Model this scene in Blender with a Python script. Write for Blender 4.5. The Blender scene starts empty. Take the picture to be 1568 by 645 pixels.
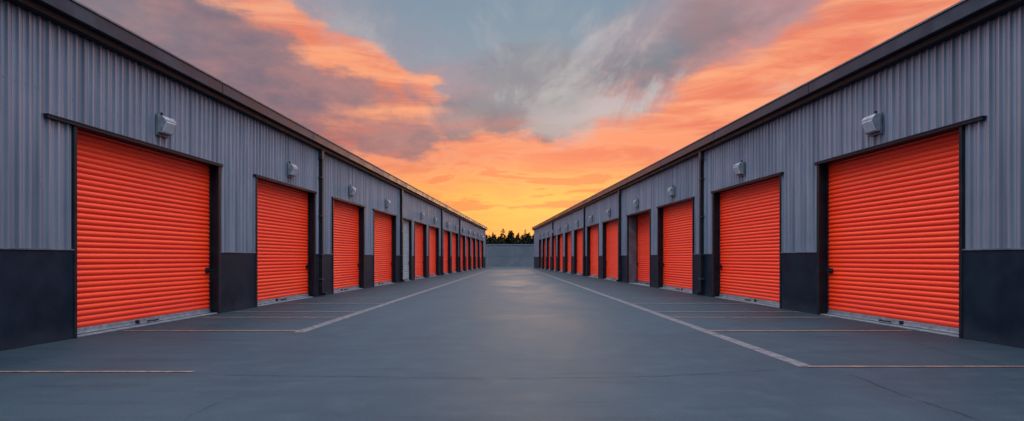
import bpy, math, random
from mathutils import Vector
random.seed(4)
S=bpy.context.scene
S.view_settings.view_transform='Standard'
try: S.view_settings.look='None'
except: pass
S.view_settings.exposure=0
H=1.4; F=22/36*1568; FH=F*H
def lin(r,g,b):
    f=lambda c:(c/255/12.92) if c/255<=.04045 else ((c/255+.055)/1.055)**2.4
    return (f(r),f(g),f(b),1)
# ---------------- node helpers
class NB:
    def __init__(s,nt): s.nt=nt; s.n=nt.nodes; s.l=nt.links
    def put(s,sock,v):
        if isinstance(v,bpy.types.NodeSocket): s.l.new(v,sock)
        else: sock.default_value=v
    def m(s,op,a,b=None,c=None,clamp=False):
        n=s.n.new('ShaderNodeMath'); n.operation=op; n.use_clamp=clamp
        s.put(n.inputs[0],a)
        if b is not None: s.put(n.inputs[1],b)
        if c is not None: s.put(n.inputs[2],c)
        return n.outputs[0]
    def mix(s,f,a,b,mode='MIX'):
        n=s.n.new('ShaderNodeMix'); n.data_type='RGBA'; n.blend_type=mode
        s.put(n.inputs[0],f); s.put(n.inputs[6],a); s.put(n.inputs[7],b); return n.outputs[2]
    def noise(s,vec,scale,detail=4,rough=.55,dist=0,out=0):
        n=s.n.new('ShaderNodeTexNoise'); s.put(n.inputs['Vector'],vec)
        n.inputs['Scale'].default_value=scale; n.inputs['Detail'].default_value=detail
        n.inputs['Roughness'].default_value=rough; n.inputs['Distortion'].default_value=dist
        return n.outputs[out]
    def comb(s,x,y,z):
        n=s.n.new('ShaderNodeCombineXYZ')
        s.put(n.inputs[0],x);s.put(n.inputs[1],y);s.put(n.inputs[2],z); return n.outputs[0]
    def sep(s,v):
        n=s.n.new('ShaderNodeSeparateXYZ'); s.put(n.inputs[0],v); return n.outputs
    def ss(s,v,a,b,to0=0,to1=1):
        n=s.n.new('ShaderNodeMapRange'); n.interpolation_type='SMOOTHSTEP'
        s.put(n.inputs[0],v); n.inputs[1].default_value=a; n.inputs[2].default_value=b
        n.inputs[3].default_value=to0; n.inputs[4].default_value=to1; return n.outputs[0]
    def ramp(s,v,stops):
        n=s.n.new('ShaderNodeValToRGB'); s.put(n.inputs[0],v); e=n.color_ramp.elements
        while len(e)<len(stops): e.new(.5)
        for i,(p,c) in enumerate(stops): e[i].position=p; e[i].color=c
        return n.outputs[0]
def mat(name,col,rough=.5,metal=0,spec=.5):
    m=bpy.data.materials.new(name); m.use_nodes=True
    b=m.node_tree.nodes['Principled BSDF']
    b.inputs['Base Color'].default_value=col; b.inputs['Roughness'].default_value=rough
    b.inputs['Metallic'].default_value=metal; b.inputs['Specular IOR Level'].default_value=spec
    nb=NB(m.node_tree); nb.b=b
    tc=nb.n.new('ShaderNodeTexCoord'); nb.o=tc.outputs['Object']
    return m,nb
def bump(nb,h,strength,dist=.01):
    n=nb.n.new('ShaderNodeBump'); n.inputs['Strength'].default_value=strength; n.inputs['Distance'].default_value=dist
    nb.l.new(h,n.inputs['Height']); nb.l.new(n.outputs[0],nb.b.inputs['Normal'])
# ---------------- materials
def m_clad():
    m,nb=mat('cladding_steel',(.2,.2,.2,1),.36,.5)
    x,y,z=nb.sep(nb.o)
    st=nb.noise(nb.comb(0,nb.m('MULTIPLY',y,1.0),nb.m('MULTIPLY',z,.03)),5,2,.7)
    bl=nb.noise(nb.o,.6,3,.6)
    dr=nb.noise(nb.comb(0,nb.m('MULTIPLY',y,8.0),nb.m('MULTIPLY',z,.5)),2,3,.6)
    c=nb.mix(nb.ss(st,.3,.7),(.185,.215,.265,1),(.33,.355,.41,1))
    c=nb.mix(nb.m('MULTIPLY',nb.ss(bl,.4,.75),.35),c,(.16,.205,.265,1))
    c=nb.mix(nb.m('MULTIPLY',nb.ss(dr,.5,.8),.25),c,(.12,.135,.16,1))
    nb.l.new(c,nb.b.inputs['Base Color'])
    nb.l.new(nb.ss(dr,.2,.8,.26,.46),nb.b.inputs['Roughness'])
    bump(nb,nb.noise(nb.comb(0,y,nb.m('MULTIPLY',z,.6)),2.2,2),.3,.02)
    return m
def m_door():
    m,nb=mat('door_red_enamel',(.8,.05,.02,1),.36,0,.42)
    x,y,z=nb.sep(nb.o)
    w=nb.noise(nb.comb(0,nb.m('MULTIPLY',y,.06),nb.m('MULTIPLY',z,5.0)),1.3,2,.6)
    d=nb.noise(nb.o,.7,3,.6)
    c=nb.mix(nb.ss(w,.3,.7),(.92,.036,.008,1),(.99,.062,.013,1))
    c=nb.mix(nb.m('MULTIPLY',nb.ss(d,.45,.8),.22),c,(.78,.028,.010,1))
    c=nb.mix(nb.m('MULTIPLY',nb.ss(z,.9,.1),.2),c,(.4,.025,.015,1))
    nb.l.new(c,nb.b.inputs['Base Color'])
    return m
def m_simple(name,c,c2,rough,metal=0,scale=3,bs=.15,spec=.5):
    m,nb=mat(name,c,rough,metal,spec)
    n=nb.noise(nb.o,scale,4,.62)
    nb.l.new(nb.mix(nb.ss(n,.35,.7),c,c2),nb.b.inputs['Base Color'])
    nb.l.new(nb.ss(n,.3,.7,rough-.08,rough+.1),nb.b.inputs['Roughness'])
    bump(nb,nb.noise(nb.o,scale*6,2),bs,.01)
    return m
def m_wains():
    m,nb=mat('wainscot_navy',(.012,.018,.027,1),.5,0,.12)
    x,y,z=nb.sep(nb.o)
    n=nb.noise(nb.o,1.5,5,.65)
    c=nb.mix(nb.ss(n,.35,.75),(.005,.010,.019,1),(.010,.018,.030,1))
    spl=nb.m('MULTIPLY',nb.ss(nb.m('ADD',z,nb.m('MULTIPLY',n,-.5)),.1,-.25),.4)
    c=nb.mix(spl,c,(.03,.035,.04,1))
    nb.l.new(c,nb.b.inputs['Base Color']); nb.l.new(nb.ss(n,.3,.7,.42,.6),nb.b.inputs['Roughness'])
    bump(nb,nb.noise(nb.o,25,2),.2,.006)
    return m
def m_asphalt():
    m,nb=mat('asphalt',(.05,.05,.05,1),.75,0,.12)
    x,y,z=nb.sep(nb.o)
    big=nb.noise(nb.comb(x,nb.m('MULTIPLY',y,.45),0),.35,4,.6,.5)
    med=nb.noise(nb.o,2.2,5,.6)
    fine=nb.noise(nb.o,60,3,.75)
    streak=nb.noise(nb.comb(nb.m('MULTIPLY',x,.35),nb.m('MULTIPLY',y,2.2),0),1.3,5,.65)
    c=nb.mix(nb.ss(big,.3,.7),(.012,.021,.028,1),(.021,.032,.040,1))
    c=nb.mix(nb.m('MULTIPLY',nb.ss(med,.45,.75),.5),c,(.030,.040,.047,1))
    c=nb.mix(nb.m('MULTIPLY',nb.ss(streak,.48,.72),.55),c,(.009,.014,.019,1))
    c=nb.mix(nb.m('MULTIPLY',nb.ss(fine,.5,.68),.5),c,(.048,.058,.066,1))
    c=nb.mix(nb.m('MULTIPLY',nb.ss(fine,.48,.33),.6),c,(.005,.008,.011,1))
    nb.l.new(c,nb.b.inputs['Base Color'])
    nb.l.new(nb.ss(big,.3,.7,.54,.68),nb.b.inputs['Roughness'])
    h=nb.m('ADD',nb.m('MULTIPLY',fine,.8),nb.m('ADD',med,nb.m('MULTIPLY',streak,.5)))
    bump(nb,h,.35,.014)
    return m
def m_paint(name,c1,c2):
    m,nb=mat(name,c1,.7,0,.1)
    n=nb.noise(nb.o,6,4,.75); f=nb.noise(nb.o,60,2,.7)
    w=nb.m('ADD',nb.m('MULTIPLY',n,.7),nb.m('MULTIPLY',f,.3))
    nb.l.new(nb.mix(nb.ss(w,.42,.62),c1,c2),nb.b.inputs['Base Color'])
    bump(nb,f,.3,.01)
    return m
CLAD=m_clad(); DOOR=m_door(); WAIN=m_wains(); ASPH=m_asphalt()
PAINT=m_paint('worn_lane_paint',(.115,.09,.09,1),(.04,.042,.048,1)); SKYTINT=m_paint('worn_paint_sky_tint',(.20,.095,.062,1),(.07,.05,.045,1))  # bay lines: worn paint with the warm sky reflection put into its colour
BLACK=m_simple('frame_black_steel',(.006,.008,.012,1),(.012,.015,.02,1),.45,spec=.2)
FASC=m_simple('fascia_dark_steel',(.03,.04,.055,1),(.05,.062,.08,1),.38,.3,1.2,spec=.3)
CAP=m_simple('flashing_steel',(.10,.11,.13,1),(.16,.17,.19,1),.45,.4)
GALV=m_simple('galvanised_steel',(.26,.28,.30,1),(.38,.40,.42,1),.4,.6,8)
GDOOR=m_simple('grey_door_enamel',(.30,.32,.34,1),(.38,.40,.42,1),.4,.1)
CONC=m_simple('concrete_sill',(.12,.12,.125,1),(.18,.18,.18,1),.75,0,5,.4,spec=.2)
ROOF=m_simple('roof_sheet',(.09,.095,.105,1),(.13,.135,.145,1),.5,.3)
GLASS=m_simple('frosted_lens',(.40,.43,.47,1),(.5,.52,.55,1),.22,0,4,.05)
FENCE=m_simple('fence_panel_grey',(.085,.097,.112,1),(.11,.122,.138,1),.7,.0,.7,spec=.2)
FPOST=m_simple('fence_post_grey',(.12,.133,.148,1),(.15,.165,.18,1),.7,.0,spec=.2)
CRACK=m_simple('crack_fill',(.004,.006,.008,1),(.010,.012,.015,1),.9,spec=.05)
LEAF=m_simple('conifer_foliage',(.004,.007,.005,1),(.011,.016,.009,1),1.0,0,.8,spec=.0)
IRON=m_simple('cast_iron',(.03,.035,.04,1),(.05,.055,.06,1),.6,.3,12,.4)
# ---------------- mesh helper
import bmesh
class MB:
    def __init__(s,fr=None): s.v=[];s.f=[];s.fr=fr or (lambda a,b,c:(a,b,c))
    def P(s,a,b,c): s.v.append(s.fr(a,b,c)); return len(s.v)-1
    def quad(s,*p):
        s.f.append([s.P(*q) for q in p])
    def box(s,a0,a1,b0,b1,c0,c1):
        i=[s.P(a,b,c) for c in (c0,c1) for a,b in ((a0,b0),(a1,b0),(a1,b1),(a0,b1))]
        for q in ((0,3,2,1),(4,5,6,7),(0,1,5,4),(1,2,6,5),(2,3,7,6),(3,0,4,7)): s.f.append([i[k] for k in q])
    def obj(s,name,m,parent=None,bevel=0,smooth=False):
        me=bpy.data.meshes.new(name); me.from_pydata(s.v,[],s.f); me.update()
        bm=bmesh.new(); bm.from_mesh(me); bmesh.ops.recalc_face_normals(bm,faces=bm.faces); bm.to_mesh(me); bm.free()
        o=bpy.data.objects.new(name,me); S.collection.objects.link(o); me.materials.append(m)
        if parent: o.parent=parent
        if bevel:
            b=o.modifiers.new('bevel','BEVEL'); b.width=bevel; b.segments=2; b.limit_method='ANGLE'
        return o
def empty(name):
    o=bpy.data.objects.new(name,None); S.collection.objects.link(o); return o
# ---------------- buildings
WTOP=5.36; DTOP=2.64*H; WZ=1.53
def building(side):
    if side=='L':
        c,k=5.84,46.6; vp=784+k; s_of=lambda x:(c/(vp-x))*FH; sg=-1
    else:
        c,k=6.085,57.2; vp=784-k; s_of=lambda x:(c/(x-vp))*FH; sg=1
    dx=-sg*k/F; L=math.hypot(dx,1); d=(dx/L,1/L)
    n=(-sg*d[1], sg*d[0])
    O=(sg*c*H,0)
    def fr(a,b,z): return (O[0]+a*d[0]+b*n[0], O[1]+a*d[1]+b*n[1], z)
    root=empty('self_storage_building')
    def so(x): return s_of(x)*L
    S0=-12.0
    if side=='L':
        ops=[(110,333,.2,0),(390,480,.2,0),(508,556,.2,0),(571,605,.2,0),(615.5,629,.12,1),(634,652,.2,0),(656,671,.2,0),(678,689,.2,0),(691,701,.2,0),(703.5,711.5,.2,0),(713.5,719.5,.2,0),(721.3,727,.2,0),(728.5,733.5,.2,0),(735,739.5,.2,0)]
        downs=[487,611.5,674.5,702.5]; send=so(743); extra0=so(112)-so(68)
    else:
        ops=[(1476.5,1256,.2,0),(1198,1094,.2,0),(1063,1009,.2,0),(997,962,.52,2),(948,924,.2,0),(917.5,900,.2,0),(893.5,880,.2,0),(875.5,866,.2,0),(862.5,854.5,.2,0),(852,845.5,.2,0),(843,838,.2,0),(836,831.5,.2,0),(829.5,826,.2,0)]
        downs=[1079,952,897,848]; send=so(818); extra0=abs(so(1476)-so(1510))
    O2=[(-4.6,-.4,.2,0)]+[(so(a),so(b),r,t) for a,b,r,t in ops]
    pier=MB(fr); wa=MB(fr); cl=MB(fr); fl=MB(fr); fm=MB(fr); hd=MB(fr); sc=MB(fr)
    def rib(s0,s1,z0,z1):
        P=.2; prof=[(0,0),(.045,0),(.05,.009),(.062,.009),(.067,0),(.125,0),(.137,.04),(.165,.04),(.177,0)]
        pts=[]
        i=math.floor(s0/P)
        while i*P<s1:
            for a,t in prof:
                q=i*P+a
                if s0<q<s1: pts.append((q,t))
            i+=1
        pts=[(s0,0)]+pts+[(s1,0)]
        pr=None
        for q,t in pts:
            a=cl.P(q,t,z0); b=cl.P(q,t,z1)
            if pr: cl.f.append([pr[0],a,b,pr[1]])
            pr=(a,b)
    segs=[];cur=S0
    for a,b,r,t in O2: segs.append((cur,a)); cur=b
    segs.append((cur,send))
    for a,b in segs:
        pier.box(a,b,-.7,-.008,0,WTOP)
        wa.box(a+.003,b-.003,-.004,.044,.0,WZ)
        fl.box(a+.003,b-.003,-.003,.058,WZ,WZ+.022)
        rib(a,b,WZ+.022,DTOP+.06)
    q=4.0
    while q<34:
        for zz in (4.15,4.75,5.2): sc.box(q+.088,q+.102,0.0,.008,zz,zz+.014)
        q+=.2
    pier.obj('structural_wall',BLACK,root); sc.obj('cladding_screws',GALV,root)
    for a,b,r,t in O2:
        li=MB(fr); li.box(a,b,-.7,-.009,DTOP,WTOP-.002); li.obj('lintel_wall',BLACK,root)
    rib(S0,send,DTOP+.06,WTOP)
    wa.obj('wainscot_panel',WAIN,root,bevel=.004); cl.obj('corrugated_cladding',CLAD,root)
    fl.obj('wainscot_flashing',CAP,root)
    hc=MB(fr)
    for i,(a,b,r,t) in enumerate(O2):
        ex=extra0 if i==1 else .10
        fm.box(a-.02,a+.05,-.006,.06,0,DTOP); fm.box(b-.05,b+.06,-.006,.06,0,DTOP)
        hd.box(a-ex,b+.12,.0,.085,DTOP,DTOP+.055)
        hc.box(a-ex-.01,b+.13,.0,.095,DTOP+.057,DTOP+.07)
        dm=DOOR if t!=1 else GDOOR
        dd=MB(fr); zz=.13; P=.104; pts=[]
        K=8
        while zz<DTOP+.02:
            for kk in range(K):
                pts.append((zz+P*kk/K, .024*math.sin(math.pi*kk/K)**.85))
            zz+=P
        prv=None
        for z_,t_ in pts:
            p=dd.P(a+.055,-r+t_,z_); q=dd.P(b-.055,-r+t_,z_)
            if prv: dd.f.append([prv[0],prv[1],q,p])
            prv=(p,q)
        dr=empty('roll_up_door_%d'%(i+1)); dr.parent=root
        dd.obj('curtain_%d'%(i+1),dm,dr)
        bb=MB(fr); bb.box(a+.055,b-.055,-r-.03,-r+.035,.025,.13); bb.box(a+.055,b-.055,-r+.036,-r+.06,.03,.055); bb.obj('bottom_bar_%d'%(i+1),GALV if t!=2 else CAP,dr,bevel=.004)
        gr=MB(fr); gr.box(a,a+.055,-r-.03,-r+.06,0,DTOP); gr.box(b-.055,b,-r-.03,-r+.06,0,DTOP); gr.obj('guide_rail_%d'%(i+1),BLACK,dr)
        if t==2:
            gp=MB(fr); gp.box(b-.058,b-.004,-r+.07,-.02,0.03,DTOP-.002); gp.obj('reveal_panel_%d'%(i+1),CAP,dr)
        sb=MB(fr); sb.box(a+.002,b-.002,-r-.1,.03,0,.022); sb.obj('sill_%d'%(i+1),CONC,dr,bevel=.004)
        la=MB(fr)
        la.box(b-.26,b-.09,-r+.027,-r+.045,1.03,1.15); la.box(b-.2,b-.15,-r+.045,-r+.1,1.06,1.11); la.box(b-.32,b-.11,-r+.1,-r+.115,1.075,1.1)
        mid=(a+b)/2
        la.box(mid-.16,mid-.13,-r+.06,-r+.12,.06,.09); la.box(mid+.13,mid+.16,-r+.06,-r+.12,.06,.09); la.box(mid-.16,mid+.16,-r+.105,-r+.12,.062,.088)
        la.box(mid-.5,mid-.42,-r+.03,-r+.08,.05,.12)
        la.obj('latch_%d'%(i+1),BLACK,dr,bevel=.004)
        if t==1: continue
        lp=empty('wall_light_%d'%(i+1)); lp.parent=root
        cx=mid+.05; z0=3.02*H; w2=.21
        bk=MB(fr); bk.box(cx-w2,cx+w2,.042,.080,z0-.24,z0+.2); bk.obj('back_plate_%d'%(i+1),CAP,lp,bevel=.006)
        hs=MB(fr)
        prof=[(.082,-.19),(.082,.17),(.19,.17),(.25,.10),(.25,.05),(.15,-.19)]
        A=[hs.P(cx-w2+.01,p,z0+q) for p,q in prof]; B=[hs.P(cx+w2-.01,p,z0+q) for p,q in prof]
        hs.f+= [A,B[::-1]]
        for j in range(6): hs.f.append([A[j],A[(j+1)%6],B[(j+1)%6],B[j]])
        hs.obj('housing_%d'%(i+1),GALV,lp,bevel=.006)
        gl=MB(fr)
        A=[gl.P(cx+e*(w2-.04),p,z0+q) for e,p,q in ((-1,.25,.045),(1,.25,.045),(1,.158,-.175),(-1,.158,-.175))]
        B=[gl.P(cx+e*(w2-.055),p,z0+q) for e,p,q in ((-1,.266,.03),(1,.266,.03),(1,.18,-.165),(-1,.18,-.165))]
        gl.f.append(B)
        for j in range(4): gl.f.append([A[j],A[(j+1)%4],B[(j+1)%4],B[j]])
        gl.obj('lens_%d'%(i+1),GLASS,lp)
        cd=MB(fr); cd.box(cx-.02,cx+.02,.041,.07,z0+.2,z0+.27); cd.obj('conduit_%d'%(i+1),BLACK,lp)
    fm.obj('door_frame',BLACK,root,bevel=.004); hd.obj('door_header',BLACK,root,bevel=.004); hc.obj('header_flashing',FASC,root)
    g=MB(fr); g.box(S0,send+.1,-.02,.20,WTOP-.05,WTOP+.07); g.obj('gutter',BLACK,root,bevel=.01)
    g=MB(fr); g.box(S0,send+.12,-.10,.32,WTOP+.073,WTOP+.33); g.obj('fascia',FASC,root,bevel=.012)
    g=MB(fr); g.box(S0,send+.13,-.11,.34,WTOP+.333,WTOP+.365); g.obj('fascia_cap',CAP,root)
    rv=MB(fr); D=-13
    rv.quad((S0,-.10,WTOP+.32),(send+.1,-.10,WTOP+.32),(send+.1,D,WTOP-.1),(S0,D,WTOP-.1)); rv.obj('roof',ROOF,root)
    ew=MB(fr); ew.box(send-.25,send-.02,D,-.71,0,WTOP-.1); ew.box(S0+.02,S0+.25,D,-.71,0,WTOP-.1); ew.box(S0,send,D-.1,D+.1,0,WTOP-.12); ew.obj('end_wall',CLAD,root)
    j=MB(fr); q=S0+3
    while q<send: j.box(q,q+.03,.315,.324,WTOP+.08,WTOP+.33); q+=6.1
    j.obj('fascia_joint',BLACK,root)
    for x in downs:
        q=so(x); dn=MB(fr)
        dn.box(q-.07,q+.07,.06,.18,.12,WTOP-.05)
        dn.box(q-.07,q+.07,.06,.30,.04,.14)
        dn.obj('downspout',BLACK,root,bevel=.012)
        dn=MB(fr)
        for z_ in (.6,1.5,2.9,4.3,5.0): dn.box(q-.11,q+.11,.041,.195,z_,z_+.05)
        dn.box(q-.10,q+.10,.055,.195,WTOP-.28,WTOP-.051)
        dn.obj('downspout_bracket',FASC,root)
        dn=MB(fr); dn.box(q+.12,q+.34,.0,.055,WZ+.04,WTOP-.05); dn.obj('expansion_trim',FASC,root)
building('L'); building('R')
# ---------------- ground
g=MB(); g.quad((-1500,-1500,0),(1500,-1500,0),(1500,1500,0),(-1500,1500,0)); g.obj('asphalt_ground',ASPH)
def YP(y): return FH/(y-395)
z=.004
lx=lambda Y: H*(-3.06+22.9*Y/FH)
rx=lambda Y: H*(2.82-19.9*Y/FH)
pl=MB(); pt=MB()
def strip(x0,y0,x1,y1,w):
    pl.quad((x0-w/2,y0,z),(x0+w/2,y0,z),(x1+w/2,y1,z),(x1-w/2,y1,z))
Ys=YP(509.5); strip(lx(Ys),Ys,lx(88),88,.22)
Yr=YP(562); strip(rx(Yr),Yr,rx(88),88,.20)
zc=.008
wl=lambda Y:-5.84*H+.04864*Y+.15
wr=lambda Y:6.085*H-.0597*Y-.15
def cross(y,side,x0=None,x1=None,w=.08):
    Y=YP(y)
    if side=='L': a=wl(Y) if x0 is None else x0; b=lx(Y)
    else: a=rx(Y); b=wr(Y)
    if x1 is not None: b=x1
    pt.quad((a,Y-w/2,zc),(b,Y-w/2,zc),(b,Y+w/2,zc),(a,Y+w/2,zc))
cross(570,'L',x1=-3.9,w=.08)
cross(562,'R',w=.08)
for sd in 'LR':
    for y in (507,486.5,478,465.5,457.5): cross(y,sd,w=.12)
    Y=YP(457.5)
    while Y<84:
        Y+=3.1; cross(395+FH/Y,sd,w=.12)
pl.obj('lane_line_marking',PAINT); pt.obj('parking_line_marking',SKYTINT)
ck=MB()
def crack(pts,w,seed,zz=.006):
    R=random.Random(seed); P=[((x-784)/F*YP(y),YP(y)) for x,y in pts]
    full=[]
    for (a,b),(c,d) in zip(P,P[1:]):
        n=max(2,int(math.hypot(c-a,d-b)/.09))
        for i in range(n):
            t=i/n; full.append((a+(c-a)*t+R.uniform(-.022,.022),b+(d-b)*t+R.uniform(-.022,.022)))
    full.append(P[-1]); pr=None
    for i,(x,y) in enumerate(full):
        j=min(i+1,len(full)-1);k=max(j-1,0)
        dx=full[j][0]-full[k][0];dy=full[j][1]-full[k][1];L=math.hypot(dx,dy) or 1
        ww=w*R.uniform(.25,1)/2*min(1,(i+1)/8,(len(full)-i)/8)
        a=ck.P(x-dy/L*ww,y+dx/L*ww,zz);b=ck.P(x+dy/L*ww,y-dx/L*ww,zz)
        if pr: ck.f.append([pr[0],pr[1],b,a])
        pr=(a,b)
crack([(290,574),(520,577),(760,581),(1000,577),(1228,565)],.012,1)
crack([(1280,566),(1330,585),(1400,612),(1500,644),(1560,668)],.010,2)
crack([(1385,521),(1450,540),(1545,561)],.012,3)
crack([(384,598),(350,612),(300,632),(270,652)],.006,4)
crack([(640,452),(700,455),(800,454),(900,457)],.02,5)
crack([(690,497),(790,500),(870,498)],.010,6)
ck.obj('pavement_crack',CRACK)
md=MB(); Yc=YP(438.5); N=24
md.f.append([md.P(.15+.55*math.cos(6.283*i/N),Yc+.55*math.sin(6.283*i/N),.010) for i in range(N)]); md.obj('manhole_cover',IRON)
# ---------------- fence
YF=102.5; ft=MB(); fp=MB(); x=-36.0
fz=3.58
ft.box(-36,36,YF,YF+.1,0,fz-.08)
while x<=36.1:
    fp.box(x-.05,x+.05,YF-.05,YF+.16,0,fz); x+=4.0
fp.box(-36.1,36.1,YF-.07,YF+.17,fz-.079,fz+.06)
for zz in (1.75,2.95): fp.box(-36,36,YF-.02,YF-.001,zz,zz+.05)
fr_=empty('boundary_fence'); ft.obj('fence_panels',FENCE,fr_); fp.obj('fence_posts_and_rails',FPOST,fr_)
# ---------------- tree line
tl=MB(); R=random.Random(7)
def conifer(x,y,h,n0=170):
    r=h*R.uniform(.17,.24); n=5
    b=[tl.P(x+.12*math.cos(6.28*i/n),y+.12*math.sin(6.28*i/n),0) for i in range(n)]; t=tl.P(x,y,h)
    for i in range(n): tl.f.append([b[i],b[(i+1)%n],t])
    for k in range(n0):
        f=R.random()**.85; zz=h*(.3+.68*f); rr=r*(1-f)**.8*R.uniform(.35,1.15)+.05; a=R.uniform(0,6.283)
        s=R.uniform(.25,.5)*(1.25-f*.75)
        cx,cy=x+rr*math.cos(a),y+rr*math.sin(a)
        px,py=-math.sin(a)*s*.6,math.cos(a)*s*.6
        tl.f.append([tl.P(cx+px,cy+py,zz+R.uniform(-.1,.1)),tl.P(cx-px,cy-py,zz+R.uniform(-.1,.1)),tl.P(cx+math.cos(a)*s*1.2,cy+math.sin(a)*s*1.2,zz-s*R.uniform(.2,.7)),tl.P(cx-math.cos(a)*s*.6,cy-math.sin(a)*s*.6,zz+s*R.uniform(.5,1.2))])
x=-60
while x<60:
    conifer(x,R.uniform(140,160),R.choice([6.2,6.5,6.8,7,7.5,8.3])*R.uniform(.95,1.05)); x+=R.uniform(.18,.42)
tl.obj('tree_line',LEAF)
# ---------------- world
W=bpy.data.worlds.new('World'); S.world=W; W.use_nodes=True; nt=W.node_tree; nb=NB(nt)
W.cycles.sampling_method='MANUAL'; W.cycles.sample_map_resolution=256
tc=nt.nodes.new('ShaderNodeTexCoord'); X,Y,Z=nb.sep(tc.outputs['Generated'])
az=nb.m('ARCTAN2',X,Y); el=nb.m('ARCSINE',Z)
zq=nb.m('ADD',nb.m('MAXIMUM',Z,0),.10)
qx=nb.m('DIVIDE',X,zq); qy=nb.m('DIVIDE',Y,zq)
N1=nb.noise(nb.comb(qx,nb.m('MULTIPLY',qy,.5),0),1.1,6,.6,.3)
N2=nb.noise(nb.comb(nb.m('ADD',qx,7.3),nb.m('MULTIPLY',qy,.30),3.1),2.4,6,.64,.5)
AE=nb.comb(az,nb.m('MULTIPLY',el,2.0),0)
N3n=nb.n.new('ShaderNodeTexNoise'); nb.l.new(AE,N3n.inputs['Vector']); N3n.inputs['Scale'].default_value=6; N3n.inputs['Detail'].default_value=7; N3n.inputs['Roughness'].default_value=.62
N3=N3n.outputs[0]; wr_,wg_,wb_=nb.sep(N3n.outputs['Color'])
N4=nb.noise(nb.comb(az,nb.m('MULTIPLY',el,6.0),5),5,6,.62,.5)
azw=nb.m('ADD',az,nb.m('MULTIPLY',nb.m('SUBTRACT',wb_,.5),.22)); elw=nb.m('ADD',el,nb.m('MULTIPLY',nb.m('SUBTRACT',wg_,.5),.11))
AEW=nb.comb(azw,elw,0); AER=nb.comb(az,el,0)
def blob(x,y,rx,ry,rot=0,amp=1,V=None):
    a=math.atan((x-784)/F); e=math.atan((395-y)/F*math.cos(a))
    rx/=F/math.cos(a)**1.3; ry/=F
    mp=nb.n.new('ShaderNodeMapping'); mp.vector_type='TEXTURE'
    nb.l.new(V or AEW,mp.inputs[0]); mp.inputs['Location'].default_value=(a,e,0); mp.inputs['Rotation'].default_value=(0,0,rot); mp.inputs['Scale'].default_value=(rx*1.9,ry*1.9,1)
    g=nb.n.new('ShaderNodeTexGradient'); g.gradient_type='SPHERICAL'; nb.l.new(mp.outputs[0],g.inputs[0])
    return g.outputs['Fac'] if amp==1 else nb.m('MULTIPLY',g.outputs['Fac'],amp)
def add(*a):
    r=a[0]
    for b in a[1:]: r=nb.m('ADD',r,b)
    return r
D2=180/math.pi
eld=nb.m('MULTIPLY',elw,D2)
base=nb.ramp(nb.m('DIVIDE',eld,30),[(0,lin(234,110,52)),(.07,lin(248,146,66)),(.15,lin(252,152,80)),(.25,lin(244,132,86)),(.36,lin(222,126,108)),(.48,lin(176,138,144)),(.60,lin(134,150,166)),(1,lin(110,140,163))])
Hz=add(blob(1230,110,300,120,.4,1.1),blob(330,40,260,90,-.3,.4))
c=nb.mix(nb.m('MULTIPLY',Hz,nb.ss(N2,.25,.6,.45,1),clamp=True),base,lin(222,134,116))
D=add(blob(380,120,250,90,-.4,1.2),blob(180,20,200,60,-.35,1.1),blob(620,195,180,45,-.2,1.15),blob(770,150,110,40,.35,1.15),blob(880,192,140,24,.1,.9),blob(1110,50,120,35,.5,.95),blob(950,95,110,28,.45,.75),blob(1180,130,90,16,.4,.6))
nz=nb.m('ADD',nb.m('MULTIPLY',nb.m('SUBTRACT',N3,.5),1.6),nb.m('MULTIPLY',nb.m('SUBTRACT',N1,.5),1.5))
Dm=nb.ss(nb.m('ADD',D,nz),.20,1.0)
dc=nb.mix(nb.ss(N3,.35,.65),lin(112,96,112),lin(184,124,118))
dc=nb.mix(nb.m('MULTIPLY',add(blob(790,120,150,70),blob(940,70,150,60),blob(250,40,200,60,-.3,.4)),1.2,clamp=True),dc,nb.mix(nb.ss(N1,.35,.65),lin(96,108,126),lin(140,142,150)))
c=nb.mix(nb.m('MULTIPLY',Dm,.88),c,dc)
Lb=add(blob(450,30,120,28,-.5,1.25),blob(548,82,60,22,-.35,1.2),blob(600,170,70,20,.2,.8),blob(1200,120,280,60,.42,1.0),blob(1330,40,220,50,.5,1.0),blob(1060,190,170,40,.25,1.1),blob(730,248,150,22,.1,1.1),blob(880,240,200,28,.12,1.25),blob(664,118,26,16,0,1.2),blob(530,240,120,16,-.25,.85))
nl=nb.m('ADD',nb.m('MULTIPLY',nb.m('SUBTRACT',N2,.5),1.9),nb.m('MULTIPLY',nb.m('SUBTRACT',N4,.5),1.2))
Lm=nb.ss(nb.m('ADD',Lb,nl),.24,1.1)
lc=nb.mix(nb.ss(N4,.35,.65),lin(234,120,88),lin(254,166,120))
c=nb.mix(nb.m('MULTIPLY',Lm,.9),c,lc)
Wb=add(blob(900,105,160,45,.3),blob(680,85,100,24,-.2,.8),blob(960,150,120,22,.35,.9),blob(1200,150,130,20,.4,.6),blob(760,30,220,28,0,.6))
Wm=nb.m('MULTIPLY',nb.ss(N2,.46,.64),Wb,clamp=True)
c=nb.mix(nb.m('MULTIPLY',Wm,.8),c,lin(188,184,186))
G=blob(845,315,210,40,0,1.4,AER)
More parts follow.
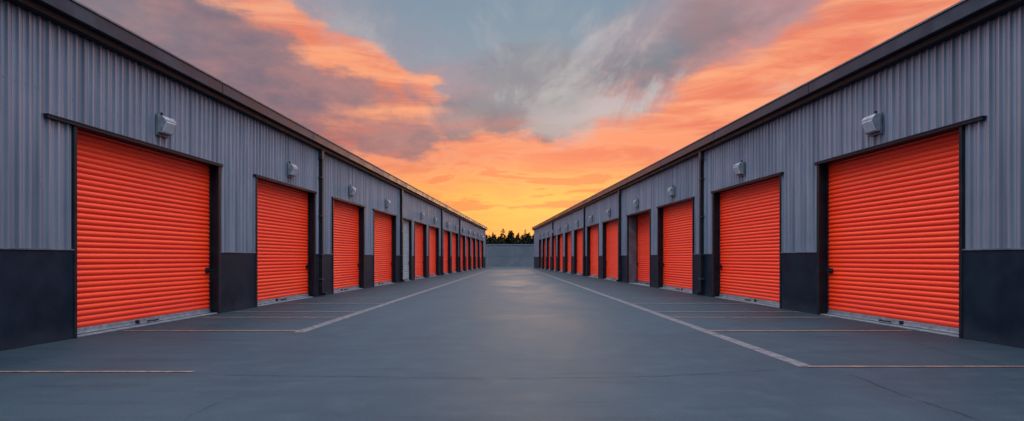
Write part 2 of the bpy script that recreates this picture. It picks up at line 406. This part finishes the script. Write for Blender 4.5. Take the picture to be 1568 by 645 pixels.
c=nb.mix(nb.m('MULTIPLY',G,nb.ss(N4,.25,.6,.3,1),clamp=True),c,lin(255,182,80))
bars=nb.m('MULTIPLY',nb.ss(N4,.50,.60),blob(790,285,330,60,0,1.6,AER),clamp=True)
c=nb.mix(nb.m('MULTIPLY',bars,.65),c,lin(234,110,72))
front=nb.ss(nb.m('ABSOLUTE',az),.75,1.5,1,0)
cool=nb.mix(nb.ss(N1,.35,.65),(.34,.46,.66,1),(.52,.62,.80,1))
c=nb.mix(front,cool,c)
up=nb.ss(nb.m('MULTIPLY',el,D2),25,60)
over=nb.mix(nb.ss(N1,.35,.65),(3.3,4.0,5.2,1),(4.5,5.0,6.0,1))  # unseen overhead sky, brightened and blued to light doors, walls and ground
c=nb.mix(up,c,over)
sky=nt.nodes.new('ShaderNodeTexSky'); sky.sky_type='NISHITA'; sky.sun_disc=False; sky.sun_elevation=math.radians(7); sky.sun_rotation=math.radians(4)
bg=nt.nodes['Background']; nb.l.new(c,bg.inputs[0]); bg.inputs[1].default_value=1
b2=nt.nodes.new('ShaderNodeBackground'); nb.l.new(sky.outputs[0],b2.inputs[0]); b2.inputs[1].default_value=.004
ad=nt.nodes.new('ShaderNodeAddShader'); nb.l.new(bg.outputs[0],ad.inputs[0]); nb.l.new(b2.outputs[0],ad.inputs[1])
nb.l.new(ad.outputs[0],nt.nodes['World Output'].inputs[0])
sl=bpy.data.lights.new('sun','SUN'); sl.energy=.35; sl.angle=math.radians(10); sl.color=(1,.62,.38)
so_=bpy.data.objects.new('sun',sl); S.collection.objects.link(so_)
a=math.radians(4); e=math.radians(7)
so_.rotation_euler=Vector((math.sin(a)*math.cos(e),math.cos(a)*math.cos(e),math.sin(e))).to_track_quat('Z','Y').to_euler()
cam=bpy.data.cameras.new('camera'); co=bpy.data.objects.new('camera',cam); S.collection.objects.link(co)
co.location=(0,0,H); co.rotation_euler=(math.radians(90),0,0); cam.lens=22; cam.sensor_width=36; cam.shift_y=72.5/1568; cam.clip_end=4000
S.camera=co
